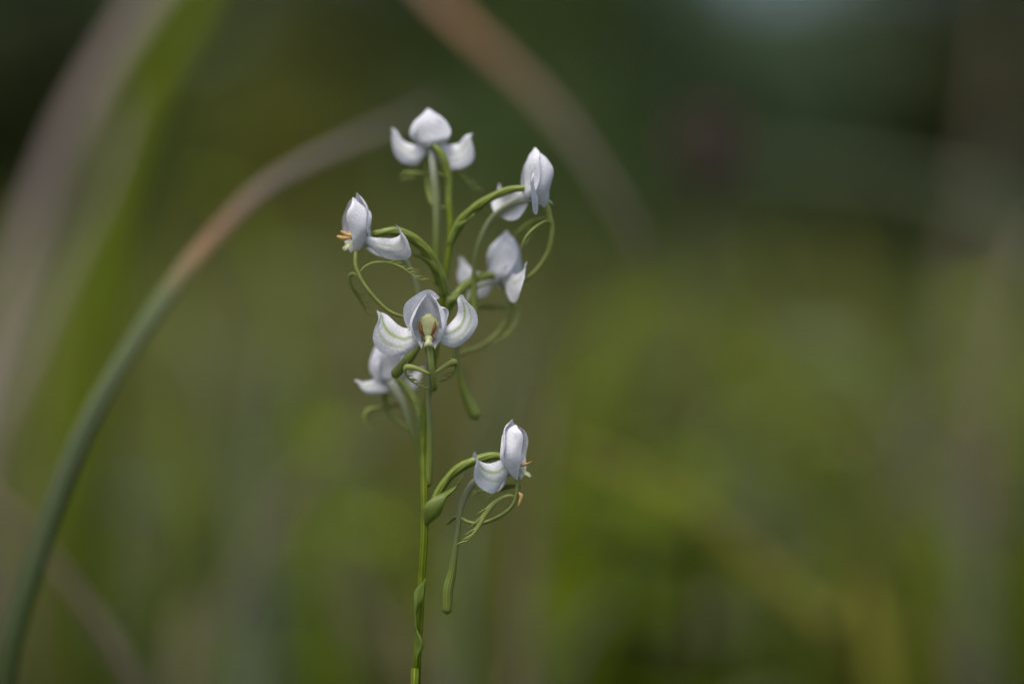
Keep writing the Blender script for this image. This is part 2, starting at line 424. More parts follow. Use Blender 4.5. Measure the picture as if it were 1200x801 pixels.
    # pedicel, spur, lip (paths traced for each flower)
    if pedicel: tube('pedicel', [Wp(p) for p in pedicel], prad, M['pedicel'], f, n=40, seg=24, ribs=6, rib=.085, twist=5)
    if spur: tube('spur', [T(0, -8, -2)] + [Wp(p) for p in spur], srad or [.00045, .0005, .0005, .0005, .00055, .0007, .0008, .0006], M['spur'], f, n=48, seg=12)
    claw = [T(1, -12, 5)]
    if mid: tube('lip', claw + [Wp(p) for p in mid], [.00055, .00055, .00050, .00050, .00046, .00042, .0003], M['lip'], f, n=44, seg=10, flat=.7)
    for path, teeth, side in lats:
        C = spline([Wp(p) for p in path], 30); n = 30
        rad = interp([.00022, .00034, .00042, .00056, .00056, .00042, .00024, .00011], n)
        parts = [tube_data(C, rad, 8, flat=.45)]
        Tt, Nn, Bb = frames(C)
        sidev = np.array(inv.to_3x3() @ Vector(side)); sidev /= np.linalg.norm(sidev)
        for q in range(teeth):
            i = int(n * (.45 + .5 * (q + rnd.uniform(-.45, .45)) / max(1, teeth - 1))); i = max(2, min(i, n - 2))
            dirn = sidev * 1.0 + Tt[i] * (.55 + .2 * rnd.random()); dirn /= np.linalg.norm(dirn)
            ln = .0018 * (1.1 - .45 * q / teeth) * rnd.uniform(.45, 1.25); bend = Tt[i] * ln * .35
            p0 = C[i]; parts.append(tube_data(spline([p0, p0 + dirn * ln * .5, p0 + dirn * ln + bend], 6), interp([.00019, .00013, .00006], 6), 6))
        v, fc, uv = merge(parts); mesh_obj('lip_lobe', v, fc, M['lip'], f, uv)
    return f

mm = .001
# front flower, face on
fl = make_flower(502, 392, 0, 0, sweep=.10, bitten=True, seed=1, vein='sepal',
    pedicel=[(507, 452, 8.6 * mm), (506, 432, 7.5 * mm), (504, 412, 4.5 * mm), (502, 397, 1.0 * mm)],
    spur=[(503, 408, 3.0 * mm), (501, 430, 4.4 * mm), (502, 470, 4.6 * mm), (504, 520, 4.4 * mm), (502, 566, 4 * mm)],
    srad=[.0004, .0004, .0004, .0004, .00045, .0006, .0007, .0006],
    mid=[(504, 412, -1.0 * mm), (506, 430, -1.2 * mm), (509, 450, 0), (509, 456, 2 * mm), (509, 455, 6 * mm), (509, 452, 10 * mm)],
    lats=[([(504, 438, -.8 * mm), (497, 435, -.6 * mm), (485, 430.5, 0), (476, 430, .6 * mm), (474.5, 435, 1.2 * mm), (479, 443, 1.4 * mm), (488, 450, 1.6 * mm), (500, 456, 1.8 * mm)], 8, (.6, 0, .8)),
          ([(509, 437, -.8 * mm), (515, 433, -.4 * mm), (524, 427, .4 * mm), (533, 423.5, 1 * mm), (535, 427, 1.7 * mm), (532, 436, 2.2 * mm), (527, 443, 2.6 * mm), (518, 447, 3 * mm)], 8, (-.9, 0, .3))])
C = spline([np.array((6.2 * PX, -13.6 * PX, -2.0 * PX)), np.array((4.8 * PX, -13.9 * PX, -3.4 * PX))], 5)
mesh_obj('red_spot', *tube_data(C, np.array([.0001, .00022, .00027, .00022, .0001]), 8)[:2], M['spot'], fl)
# lower right flower, in profile facing right
make_flower(600, 545, .8 * mm, 76, sweep=.55, seed=2, anther='thread', tipbend=0, drop=.0, flare=.84, sepal_rot=(14, -60), hoodw=1.1, stig=7, vein='sepal',
    pedicel=[(499, 612, 1.5 * mm), (505, 598, 1.2 * mm), (515, 575, 1.0 * mm), (532, 553, .8 * mm), (555, 540, .7 * mm), (580, 534, .8 * mm), (597, 538, .8 * mm)],
    prad=(.0007, .0007, .00075, .0008, .00075, .0006),
    spur=[(588, 556, 2 * mm), (566, 558, 2.8 * mm), (551, 570, 2.8 * mm), (540, 595, 2.6 * mm), (535, 630, 2.4 * mm), (530, 668, 2.2 * mm), (525, 690, 2 * mm), (524, 713, 2 * mm)],
    srad=[.0005, .00055, .0006, .00062, .0006, .00055, .0007, .00095, .0009],
    mid=[(606.5, 562, .7 * mm), (605, 580, .6 * mm), (599, 594, .7 * mm), (583, 606, 1 * mm), (563, 613, 1.4 * mm), (548, 611, 2 * mm), (536, 605, 3 * mm), (525, 613, 5 * mm)],
    lats=[([(604, 583, .5 * mm), (598, 580, 0), (588, 583, -.3 * mm), (576, 592, -.5 * mm), (566, 606, -.6 * mm), (560, 617, -.6 * mm), (550, 630, -.6 * mm), (541, 638, -.6 * mm)], 7, (-.9, 0, .1)),
          ([(606, 578, 1.2 * mm), (611, 574, 2 * mm), (608, 569, 3 * mm), (595, 570, 4 * mm), (578, 573, 5 * mm), (562, 576, 5.6 * mm), (553, 577, 6 * mm)], 5, (-.3, 0, -.9))])
mesh_p = tube('pollen_clump', [np.array(at(608, 577, .4 * mm) - base), np.array(at(611, 581, .3 * mm) - base), np.array(at(609, 588, .3 * mm) - base), np.array(at(607.5, 592, .3 * mm) - base)], [.0002, .0004, .0003, .00022, .00012], M['pollen'], orchid, n=12, seg=8)
# left flower, turned three quarters to the left
make_flower(421, 279, 4.5 * mm, -71, pitch=4, roll=4, sweep=.62, seed=3, anther='out', flare=1.15, su=.84, sepal_rot=(40, -30), ss=(.6, 1.0), stig=4,
    pedicel=[(521, 345, 9 * mm), (517, 328, 8.2 * mm), (509, 310, 7.5 * mm), (498, 292, 6.5 * mm), (480, 277, 5.5 * mm), (462, 271, 4.8 * mm), (440, 274, 4.6 * mm)],
    prad=(.0008, .00105, .0010, .0009, .00085, .0008, .0006),
    spur=[(446, 286, 6 * mm), (464, 296, 8 * mm), (478, 312, 9.5 * mm), (488, 335, 9.5 * mm), (494, 365, 8.5 * mm), (491, 398, 7 * mm), (479, 420, 5 * mm), (464, 437, 4.5 * mm)],
    srad=[.0005, .0006, .0006, .0006, .0006, .0006, .0007, .0009, .0009],
    mid=[(417, 297, 3 * mm), (417, 312, 2.6 * mm), (424, 329, 2.4 * mm), (437, 347, 2.4 * mm), (455, 364, 3 * mm), (474, 371, 4 * mm), (492, 368, 6 * mm)],
    lats=[([(421, 319, 2.6 * mm), (429, 311, 2.8 * mm), (441, 307, 3 * mm), (456, 308, 3.4 * mm), (470, 313, 3.8 * mm), (480, 320, 4 * mm), (490, 326, 4.2 * mm), (498, 329, 4.4 * mm)], 7, (.6, 0, .5)),
          ([(420, 325, 2.8 * mm), (415, 321, 3.6 * mm), (410, 323, 4.6 * mm), (411, 332, 5.4 * mm), (418, 344, 6.2 * mm), (425, 356, 7 * mm), (431, 370, 8 * mm)], 6, (.8, 0, .5))])
# right upper flower, profile facing right and a little away
make_flower(627, 226, 6.5 * mm, 116, pitch=0, roll=-2, sweep=.46, seed=4, anther='brown', tipbend=2, flare=.95, sepal_rot=(0, -47), stig=6,
    pedicel=[(527, 287, 10 * mm), (533, 272, 9.4 * mm), (542, 257, 8.6 * mm), (560, 241, 7.6 * mm), (585, 227, 6.8 * mm), (606, 221, 6.4 * mm), (622, 222, 6.4 * mm)],
    prad=(.0007, .0008, .0008, .00075, .0007, .00065, .0005),
    spur=[(606, 236, 8 * mm), (590, 244, 9.5 * mm), (574, 260, 11 * mm), (562, 285, 11.5 * mm), (556, 315, 11.5 * mm), (555, 345, 11 * mm), (556, 372, 10.5 * mm)],
    srad=[.0005, .0006, .0006, .00055, .0005, .0005, .0007, .0007],
    mid=[(640, 240, 6.4 * mm), (644, 255, 6.4 * mm), (647, 268, 6.6 * mm), (644, 290, 7 * mm), (635, 308, 7.4 * mm), (622, 323, 8 * mm), (608, 332, 9 * mm)],
    lats=[([(646, 263, 6.4 * mm), (641, 259, 6 * mm), (633, 262, 5.6 * mm), (624, 269, 5.4 * mm), (616, 278, 5.2 * mm), (611, 288, 5.2 * mm)], 6, (.3, 0, -.9)),
          ([(646, 262, 7 * mm), (640, 256, 8 * mm), (628, 259, 9.5 * mm), (614, 266, 11 * mm), (603, 273, 12 * mm)], 5, (-.3, 0, -.8))])
# right middle flower, behind, turned away
make_flower(588, 322, 13.5 * mm, 138, roll=-8, sweep=.35, seed=5, flare=.92, drop=.05, sepal_rot=(5, -44), curl=-.4,
    pedicel=[(521, 372, 9 * mm), (527, 357, 9.6 * mm), (536, 344, 10.5 * mm), (549, 332, 11.5 * mm), (566, 324, 12.3 * mm), (588, 321, 12.5 * mm)],
    prad=(.0006, .0008, .00085, .0008, .0007, .0005),
    spur=[(572, 330, 12.5 * mm), (556, 338, 11.5 * mm), (547, 354, 11 * mm), (539, 378, 11.2 * mm), (535, 405, 11.6 * mm), (538, 432, 12 * mm), (545, 460, 12.2 * mm), (556, 485, 12.5 * mm)],
    srad=[.0005, .0006, .00055, .0005, .0005, .0005, .0006, .00085, .0011],
    mid=[(596, 345, 14.5 * mm), (597, 362, 15 * mm), (592, 378, 15.5 * mm), (578, 395, 15 * mm), (560, 407, 14.5 * mm), (542, 413, 14 * mm), (537, 420, 14 * mm)],
    lats=[([(597, 362, 15 * mm), (590, 360, 15.5 * mm), (578, 359, 16 * mm), (566, 359, 16.5 * mm), (552, 364, 17 * mm)], 4, (0, 0, -1)),
          ([(598, 360, 15 * mm), (606, 362, 15 * mm), (608, 368, 14.5 * mm), (603, 380, 14 * mm), (594, 392, 14 * mm), (582, 400, 14 * mm)], 6, (-.7, 0, -.3))])
# top flower, seen from behind
make_flower(505, 166, 13.5 * mm, 172, pitch=-4, sweep=-.05, seed=6, flare=.86, drop=.0, tipbend=2, hood=.74, hoodw=1.02, sepal_rot=(10, -28), ss=.88, sdu=-9, curl=-.8,
    pedicel=[(526, 240, 11.4 * mm), (526, 215, 11.6 * mm), (524, 200, 11.6 * mm), (519, 184, 11.4 * mm), (511, 173, 11.8 * mm), (503, 167, 12.8 * mm)],
    prad=(.0006, .0006, .00072, .0007, .0006, .0005),
    spur=[(506, 180, 13 * mm), (508, 200, 12.4 * mm), (511, 230, 12.3 * mm), (512, 260, 12.2 * mm), (512, 300, 12.2 * mm), (512, 330, 12 * mm)],
    srad=[.0006, .0007, .00075, .00075, .0007, .00075, .0008, .0007],
    mid=[(503, 186, 15 * mm), (501, 200, 15.5 * mm), (502, 220, 15 * mm), (506, 236, 14 * mm), (515, 243, 13 * mm), (524, 242, 12.5 * mm)],
    lats=[([(503, 205, 15.2 * mm), (495, 204, 14.8 * mm), (484, 203, 14.5 * mm), (472, 201, 14.5 * mm)], 3, (0, 0, -1)),
          ([(507, 203, 15.2 * mm), (522, 200, 15.2 * mm), (536, 203, 15.4 * mm), (547, 212, 15.8 * mm), (556, 222, 16 * mm)], 5, (.6, 0, .5))])
# lower left flower, behind the front one, turned away
make_flower(456, 442, 14 * mm, -160, roll=4, sweep=.1, seed=7, flare=.8, drop=.0, sepal_rot=(25, -68), hood=.95, ss=.70, sdu=2, curl=-.7,
    pedicel=[(497, 512, 7.2 * mm), (494, 498, 8.5 * mm), (490, 478, 10 * mm), (480, 459, 11.5 * mm), (470, 447, 12.5 * mm), (458, 440, 13 * mm)],
    prad=(.0006, .0007, .0007, .00065, .0006, .0005),
    spur=[(460, 450, 12.5 * mm), (467, 462, 12 * mm), (475, 478, 11.5 * mm), (482, 500, 11 * mm), (489, 520, 10.5 * mm), (495, 545, 10.5 * mm)],
    srad=[.0008, .0009, .0008, .0007, .0006, .0006, .0006],
    mid=[(451, 460, 16 * mm), (453, 476, 17 * mm), (460, 488, 17 * mm), (473, 499, 16 * mm), (486, 504, 14 * mm)],
    lats=[([(454, 478, 16.5 * mm), (446, 478, 16 * mm), (438, 479, 16 * mm), (432, 481, 16 * mm), (428, 488, 16 * mm), (431, 498, 16 * mm), (434, 505, 16 * mm)], 4, (.5, 0, -.8)),
          ([(456, 477, 17 * mm), (463, 473, 17.5 * mm), (470, 470, 18 * mm), (478, 476, 18 * mm)], 4, (0, 0, -1))])
# bracts at the pedicel bases
def bract(A, B): sheet_part('bract', A, B, M['bract'], orchid, bulge=(0, -.0004, 0), nu=18, nv=7, th=.0003)
bract([O(496, 607, .5 * mm), O(499, 594, .2 * mm), (O(508, 584, 0)), O(523, 577, 0), O(534, 568, .2 * mm), O(545, 552, .4 * mm)],
      [O(501, 616, .6 * mm), O(508, 607, -.2 * mm), O(515, 596, -.3 * mm), O(525, 582, 0), O(535, 570, .2 * mm), O(545.5, 552, .4 * mm)])
bract([O(529, 280, 9 * mm), O(535, 263, 8 * mm), O(545, 257, 7.6 * mm), O(556, 249, 7.6 * mm), O(566, 244, 7.6 * mm)],
      [O(531, 285, 9 * mm), O(540, 272, 8 * mm), O(548, 261, 7.6 * mm), O(557, 252, 7.6 * mm), O(566.5, 244.5, 7.6 * mm)])
bract([O(519, 333, 8 * mm), O(517, 320, 7 * mm), O(510, 309, 6.6 * mm), O(501, 303, 6.6 * mm), O(490, 299, 7 * mm), O(478, 296, 7.5 * mm)],
      [O(515, 333, 8 * mm), O(507, 319, 7 * mm), O(503, 310, 6.6 * mm), O(498, 305, 6.6 * mm), O(489, 301, 7 * mm), O(478, 297, 7.5 * mm)])
bract([O(520, 362, 8.8 * mm), O(524, 350, 8.6 * mm), O(532, 347, 9 * mm), O(541, 344, 10 * mm)], [O(522, 370, 8.6 * mm), O(530, 358, 8.8 * mm), O(536, 351, 9.2 * mm), O(541, 345, 10 * mm)])
bract([O(522, 208, 11 * mm), O(517, 205, 10.8 * mm), O(514, 201, 10.8 * mm)], [O(526, 210, 11 * mm), O(521, 207.5, 10.8 * mm), O(514, 202, 10.8 * mm)])
bract([O(498, 505, 7 * mm), O(494, 492, 8 * mm), O(487, 484, 9 * mm)], [O(494, 508, 7 * mm), O(490, 495, 8 * mm), O(486, 485, 9 * mm)])

# ------------------------------------------------------------------ single grass blades and stems near the orchid
DRY = (.36, .31, .25); TAN = (.42, .33, .22); BRN = (.30, .15, .07)
M['dry'] = along_mat('dry_grass', [(0, (.30, .25, .18)), (.5, (.40, .34, .28)), (1, (.36, .31, .24))], .25, .7)
M['dry_dark'] = along_mat('dull_dry_grass', [(0, (.15, .12, .08)), (.5, (.22, .18, .13)), (1, (.20, .16, .11))], .25, .7)
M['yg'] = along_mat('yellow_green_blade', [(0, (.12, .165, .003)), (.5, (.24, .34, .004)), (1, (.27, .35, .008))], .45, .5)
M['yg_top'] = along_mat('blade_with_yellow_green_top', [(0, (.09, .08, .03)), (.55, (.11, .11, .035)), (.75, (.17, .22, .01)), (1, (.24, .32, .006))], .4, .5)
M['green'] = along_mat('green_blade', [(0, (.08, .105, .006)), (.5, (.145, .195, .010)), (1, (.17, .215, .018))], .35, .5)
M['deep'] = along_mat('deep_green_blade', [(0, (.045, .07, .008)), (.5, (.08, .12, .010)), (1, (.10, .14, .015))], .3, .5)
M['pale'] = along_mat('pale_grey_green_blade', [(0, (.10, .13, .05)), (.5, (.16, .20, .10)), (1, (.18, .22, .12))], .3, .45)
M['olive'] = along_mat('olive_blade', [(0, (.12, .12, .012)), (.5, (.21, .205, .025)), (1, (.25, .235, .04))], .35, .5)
M['red'] = plain_mat('dark_red_seed', (.055, .032, .026), (.085, .048, .036), 300, .7)

def blade_data(C, wid, face, fold=.18, twist=0.0):
    n = len(C); T = np.gradient(C, axis=0); T /= np.linalg.norm(T, axis=1)[:, None]
    f = np.array(face, float); V = []; UV = []; F = []
    for i in range(n):
        s = np.cross(T[i], f); s /= np.linalg.norm(s) + 1e-9; nn = np.cross(s, T[i])
        a = twist * i / (n - 1); s2 = s * math.cos(a) + nn * math.sin(a); n2 = -s * math.sin(a) + nn * math.cos(a)
        for k, v in enumerate((-1, -.5, 0, 0, .5, 1)):
            V.append(C[i] + s2 * v * wid[i] * .5 + n2 * fold * wid[i] * abs(v)); UV.append((i / (n - 1), (v + 1) / 2))
    for i in range(n - 1):
        for k in (0, 1, 3, 4):
            q = i * 6 + k; F.append((q, q + 1, q + 7, q + 6))
    return V, F, UV

def blade(name, pts, widths, mat, parent=None, face=(0, 1, 0), n=36, fold=.18, twist=0.0, th=None):
    C = spline(pts, n)
    o = mesh_obj(name, *blade_data(C, interp(widths, n), face, fold, twist)[:2], mat, parent, blade_data(C, interp(widths, n), face, fold, twist)[2])
    if th: solidify(o, th)
    return o

def gp(x, d): return Vector((x, d, -.05))

def fracs(pts):
    P = np.array([tuple(p) for p in pts]); c = np.r_[0, np.cumsum(np.linalg.norm(np.diff(P, axis=0), axis=1))]; return c / c[-1]

# long arching leaf on the left, green turning brown and dry at the bend
reed_pts = [gp(-.110, .03), at(-8, 1500, .03), at(-12, 1000, .032), at(2, 800, .034), at(42, 650, .038), at(96, 505, .043), at(150, 410, .048), at(210, 322, .054),
      at(255, 270, .066), at(312, 216, .082), at(385, 177, .105), at(455, 146, .13), at(520, 118, .16)]
u = fracs(reed_pts)
M['reed'] = along_mat('reed_leaf_dying_tip', [(0, (.05, .10, .025)), (u[3], (.045, .065, .018)), (u[5], (.085, .115, .05)), (u[7] - .01, (.14, .17, .075)), (u[7] + .012, (.26, .17, .08)), (u[8] + .004, (.22, .135, .08)), (u[9], (.19, .15, .11)), (u[10], (.19, .165, .125)), (1, (.16, .14, .10))], .22, .5, .004)
reed = blade('reed', reed_pts,
      [.004, .006, .0080, .0084, .0080, .0072,   .0064, .0056, .0047, .0042, .0038, .0034, .0027, .0010], M['reed'], n=80, fold=.28, twist=.2, th=.0002)
tag(reed, 'tall arching green grass leaf turning orange brown then dry grey at its bend', 'grass')
arch_pts = [gp(-.17, .22), at(-90, 1000, .22), at(-45, 560, .22), at(-2, 380, .22), at(50, 225, .22), at(108, 100, .22), at(220, -60, .23), at(350, -140, .26), at(450, -80, .24), at(515, 0, .20),
      at(575, 58, .185), at(650, 130, .175), at(710, 215, .17), at(745, 275, .17), at(768, 330, .17)]
u = fracs(arch_pts)
M['dry_orange'] = along_mat('dry_orange_leaf', [(0, (.30, .25, .18)), (u[4], (.37, .30, .255)), (u[8], (.24, .19, .14)), (u[9] + .01, (.29, .16, .09)), (u[10], (.27, .155, .09)), (u[11], (.21, .17, .12)), (1, (.18, .16, .11))], .25, .65, .01)
tag(blade('reed', arch_pts,
      [.004, .005, .006, .006, .0058, .0055, .0055, .0055, .0058, .0058, .0054, .0046, .0042, .0034, .0015], M['dry_orange'], n=90, twist=.3, th=.0003),
    'long dry tan leaf arching over the orchid with an orange patch', 'grass')
tag(blade('reed', [gp(-.13, .23), at(-60, 900, .22), at(-30, 560, .22), at(15, 445, .22), at(62, 340, .22), at(105, 250, .22), at(135, 170, .22), at(150, 110, .23)],
      [.005, .007, .008, .008, .007, .006, .004, .0015], M['dry'], twist=.2, th=.0003), 'straight dry tan leaf leaning behind the green arching leaf', 'grass')
tag(blade('reed', [gp(-.04, .13), at(240, 1100, .12), at(190, 880, .115), at(145, 780, .11), at(100, 710, .11), at(60, 655, .11), at(20, 605, .11), at(-25, 560, .11)],
      [.003, .004, .006, .0065, .0065, .006, .004, .001], M['dry_dark'], th=.0003), 'dull brown dead blade slanting behind the foot of the arching leaf', 'grass')
tag(blade('reed', [gp(-.10, .30), at(60, 900, .3), at(90, 500, .3), at(120, 250, .3), at(160, 120, .3), at(200, 50, .3), at(235, -20, .3), at(280, -90, .3)],
      [.004, .006, .008, .010, .012, .013, .011, .004], M['yg_top'], twist=.2, th=.0003), 'broad yellow green grass leaf rising past the dry tan leaves', 'grass')
tag(blade('reed', [gp(.46, .44), at(1400, 700, .44), at(1290, 380, .45), at(1180, 255, .45), at(1080, 218, .45), at(990, 203, .45), at(900, 192, .46), at(830, 188, .48)],
      [.004, .008, .010, .011, .011, .010, .008, .003], M['pale'], face=(0, .9, .3), th=.0003), 'pale grey green leaf bending over almost level above the meadow', 'grass')
tag(blade('reed', [gp(.30, .55), at(1120, 800, .55), at(1130, 420, .55), at(1148, 260, .55), at(1162, 170, .55), at(1172, 80, .55), at(1178, 20, .56)],
      [.004, .005, .008, .014, .017, .012, .002], M['dry_dark'], th=.0003), 'broad dry tan leaf standing upright near the level pale leaf', 'grass')
tag(blade('reed', [gp(.26, .33), at(1300, 760, .35), at(1200, 610, .36), at(1120, 590, .36), at(1050, 585, .36), at(960, 600, .38), at(900, 640, .40)],
      [.004, .009, .012, .012, .011, .009, .003], M['pale'], face=(0, .7, .6), th=.0003), 'pale grey green leaf drooping low across the grass tufts', 'grass')
tag(blade('reed', [gp(.13, .22), at(1040, 860, .22), at(960, 740, .22), at(890, 665, .22), at(820, 605, .22), at(740, 555, .22), at(660, 522, .23)],
      [.004, .007, .009, .0095, .009, .007, .002], M['olive'], th=.0003), 'olive leaf slanting down across the broad green leaf', 'grass')
tag(blade('reed', [gp(.01, .22), at(612, 1000, .22), at(612, 800, .22), at(618, 680, .22), at(626, 590, .22), at(632, 520, .22), at(640, 450, .23)],
      [.005, .009, .011, .011, .009, .006, .001], M['dry_dark'], th=.0003), 'dull dry blade standing upright close behind the hanging spur', 'grass')
tag(blade('reed', [gp(-.10, .28), at(270, 1000, .28), at(278, 800, .28), at(290, 660, .28), at(300, 560, .28), at(315, 470, .28), at(330, 400, .29)],
      [.005, .009, .013, .013, .011, .008, .001], M['pale'], th=.0003), 'pale green blade standing upright between the arching leaf and the orchid', 'grass')
tag(blade('reed', [gp(.045, .25), at(640, 1000, .25), at(650, 830, .25), at(672, 760, .25), at(712, 700, .25), at(745, 665, .26)],
      [.005, .009, .010, .010, .007, .001], M['pale'], th=.0003), 'short pale green blade at the foot of the broad green leaf', 'grass')

TUFT = [  # px, top, d, blades, width, materials, spread, label
    (745, 330, .50, 26, .008, ['yg', 'yg', 'green'], .035, 'bright yellow green grass tuft beside the drooping tip of the dry leaf', 'bright yellow green tuft'),
    (1135, 330, .55, 28, .008, ['yg', 'olive', 'yg'], .045, 'yellow green tuft below the upright broad dry leaf', 'upright dry leaf'),
    (965, 390, .65, 26, .008, ['pale', 'pale', 'green'], .050, 'pale grey green tuft under the seed head and level leaf', 'pale grey green tuft'),
    (385, 430, .55, 24, .008, ['yg', 'green', 'olive'], .045, 'yellow green tuft between the orchid stem and the pale upright blade', 'yellow green tuft near the stem'),
    (335, 300, .45, 18, .007, ['pale', 'green', 'pale'], .028, 'light green tuft under the dry end of the arching leaf', 'light green tuft'),
    (190, 470, .50, 22, .008, ['green', 'deep', 'yg'], .04, 'green tuft hugging the right edge of the arching leaf', 'green tuft at the arching leaf'),
    (250, 330, .70, 16, .008, ['yg', 'deep'], .03, 'dark yellow green tuft seen past the bend of the arching leaf', 'dark yellow green tuft'),
    (560, 380, .80, 24, .008, ['olive', 'dry_dark', 'green'], .06, 'dull olive tuft straight behind the middle flowers', 'olive tuft behind the flowers'),
    (500, 470, .65, 20, .008, ['olive', 'yg', 'dry_dark'], .05, 'mixed olive and brown tuft behind the lower stem', 'olive brown tuft'),
    (840, 430, .60, 22, .008, ['green', 'pale', 'yg'], .04, 'mid green tuft next to the bright yellow green one', 'mid green tuft'),
    (1010, 560, .45, 22, .008, ['olive', 'green', 'deep'], .04, 'olive green tuft above the low drooping pale leaf', 'olive green tuft'),
    (1150, 640, .40, 20, .008, ['green', 'deep', 'green'], .035, 'deep green tuft below the low drooping pale leaf', 'deep green tuft'),  # darker blades in the lower tufts stand in for shade near the ground
    (460, 640, .40, 20, .007, ['deep', 'deep', 'olive'], .04, 'dark green tuft at the left foot of the orchid', 'dark tuft at the orchid foot'),
    (230, 690, .40, 18, .007, ['deep', 'deep', 'dry_dark'], .035, 'dark green tuft with dead blades behind the slanting brown blade', 'dark tuft with dead blades'),
    (935, 735, .35, 14, .007, ['dry_dark', 'dry_dark', 'dry'], .018, 'low tuft of dead tan grass among green tufts', 'dead tan tuft'),
    (70, 350, .55, 20, .008, ['dry_dark', 'deep', 'dry'], .04, 'brownish tuft behind the leaning dry tan leaves', 'brownish tuft'),
]
rb = random.Random(5)
SPOTS = [(690, 430), (770, 470), (830, 560), (880, 420), (930, 500), (985, 620), (1030, 450), (1075, 520), (1110, 690), (1165, 480), (1190, 330), (1000, 340), (905, 330), (860, 680), (790, 700), (960, 690),
         (60, 560), (150, 620), (215, 560), (260, 470), (330, 590), (390, 660), (430, 560), (300, 280), (180, 240), (1060, 760), (560, 640), (580, 480)]
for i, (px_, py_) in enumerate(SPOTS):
    d_ = rb.uniform(.20, .48); ln_ = rb.uniform(-150, 150); k_ = rb.choice(['yg', 'green', 'olive', 'pale', 'dry_dark', 'deep', 'yg']) if py_ < 540 else rb.choice(['deep', 'green', 'dry_dark', 'deep'])  # low blades take darker colours in place of shade down in the grass
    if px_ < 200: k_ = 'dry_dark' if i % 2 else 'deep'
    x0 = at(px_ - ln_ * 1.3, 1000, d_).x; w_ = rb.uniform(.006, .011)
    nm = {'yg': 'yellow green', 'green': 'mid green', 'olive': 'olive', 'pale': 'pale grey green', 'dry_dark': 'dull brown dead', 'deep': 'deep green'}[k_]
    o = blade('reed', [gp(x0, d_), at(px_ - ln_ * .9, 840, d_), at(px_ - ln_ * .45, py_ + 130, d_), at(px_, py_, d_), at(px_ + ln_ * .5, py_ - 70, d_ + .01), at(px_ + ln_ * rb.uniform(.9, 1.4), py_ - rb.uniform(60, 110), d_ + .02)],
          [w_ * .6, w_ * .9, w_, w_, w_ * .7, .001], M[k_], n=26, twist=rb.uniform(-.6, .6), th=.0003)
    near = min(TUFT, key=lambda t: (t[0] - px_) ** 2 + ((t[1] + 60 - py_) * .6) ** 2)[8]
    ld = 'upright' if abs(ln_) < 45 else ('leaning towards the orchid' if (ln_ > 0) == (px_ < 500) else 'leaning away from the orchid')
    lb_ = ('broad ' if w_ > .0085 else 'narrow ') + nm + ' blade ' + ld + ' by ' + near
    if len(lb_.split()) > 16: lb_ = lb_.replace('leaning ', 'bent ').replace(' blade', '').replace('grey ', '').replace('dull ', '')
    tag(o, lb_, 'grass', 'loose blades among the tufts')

# dark red seed head
def seed_head():
    r = empty('seed_head', gp(.095, .32)); b0 = r.location
    tube('stalk', [np.array((0, 0, 0)), np.array(at(800, 700, .32) - b0), np.array(at(826, 300, .32) - b0), np.array(at(830, 215, .32) - b0)], [.0012, .001, .0008], M['dry_dark'], r, n=20, seg=8)
    c0 = np.array(at(830, 195, .32) - b0); k = 0
    for i in range(44):
        a = i * 2.399; t = i / 44; z = (t - .5) * .024; rr = .0068 * math.sqrt(max(0, 1 - (2 * t - 1) ** 2)) + .001
        p = c0 + np.array((math.cos(a) * rr * .4, math.sin(a) * rr * .4, z)); q = c0 + np.array((math.cos(a) * rr, math.sin(a) * rr, z + .003))
        e = q + np.array((math.cos(a) * .002, math.sin(a) * .002, .004))
        tube('seed', [p, q, e], [.0008, .0017, .0003], M['red'], r, n=6, seg=6)
    tag(r, 'dark reddish brown seed head on a dry stalk', 'seed head')
seed_head()

# ------------------------------------------------------------------ tufts (each blade a part)
def tuft(px, ptop, d, nb, wid, mats, spread, label, group=None, droop=.25, lean=(0, 0)):
    top = at(px, ptop, d); b0 = Vector((top.x - lean[0], d, -.05)); h = top.z + .05
    r = empty('grass_tuft', b0); tag(r, label, 'grass', group)
    rn = random.Random(int(px * 7 + ptop * 3 + d * 1000))
    for i in range(nb):
        a = rn.uniform(0, 6.283); rad = spread * math.sqrt(rn.random()); hh = h * rn.uniform(.72, 1.0)
        ex = math.cos(a) * rad + lean[0] * hh / h; ey = math.sin(a) * rad * .8
        out = np.array((math.cos(a), math.sin(a), 0)) * droop * hh * rn.random() ** 2
        b = np.array((ex * .25, ey * .25, 0)); e = np.array((ex, ey, hh))
        pts = [b, b * .6 + e * .4 + (0, 0, .02 * hh), b * .2 + e * .8, e + out * .6 - np.array((0, 0, hh * .03)), e + out - np.array((0, 0, np.linalg.norm(out) * .8 + hh * .03))]
        w_ = wid * rn.uniform(.65, 1.2)
        ang = rn.uniform(-.9, .9); face = (math.sin(ang), math.cos(ang), .2)
        blade('blade', pts, [w_ * .5, w_ * .9, w_, w_ * .7, w_ * .05], rn.choice(mats), r, face=face, n=9, fold=.15, twist=rn.uniform(-.8, .8))
    return r

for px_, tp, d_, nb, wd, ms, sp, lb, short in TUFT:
    tuft(px_, tp, d_, int(nb * 1.7), wd * 1.1, [M[m] for m in ms], sp, lb)

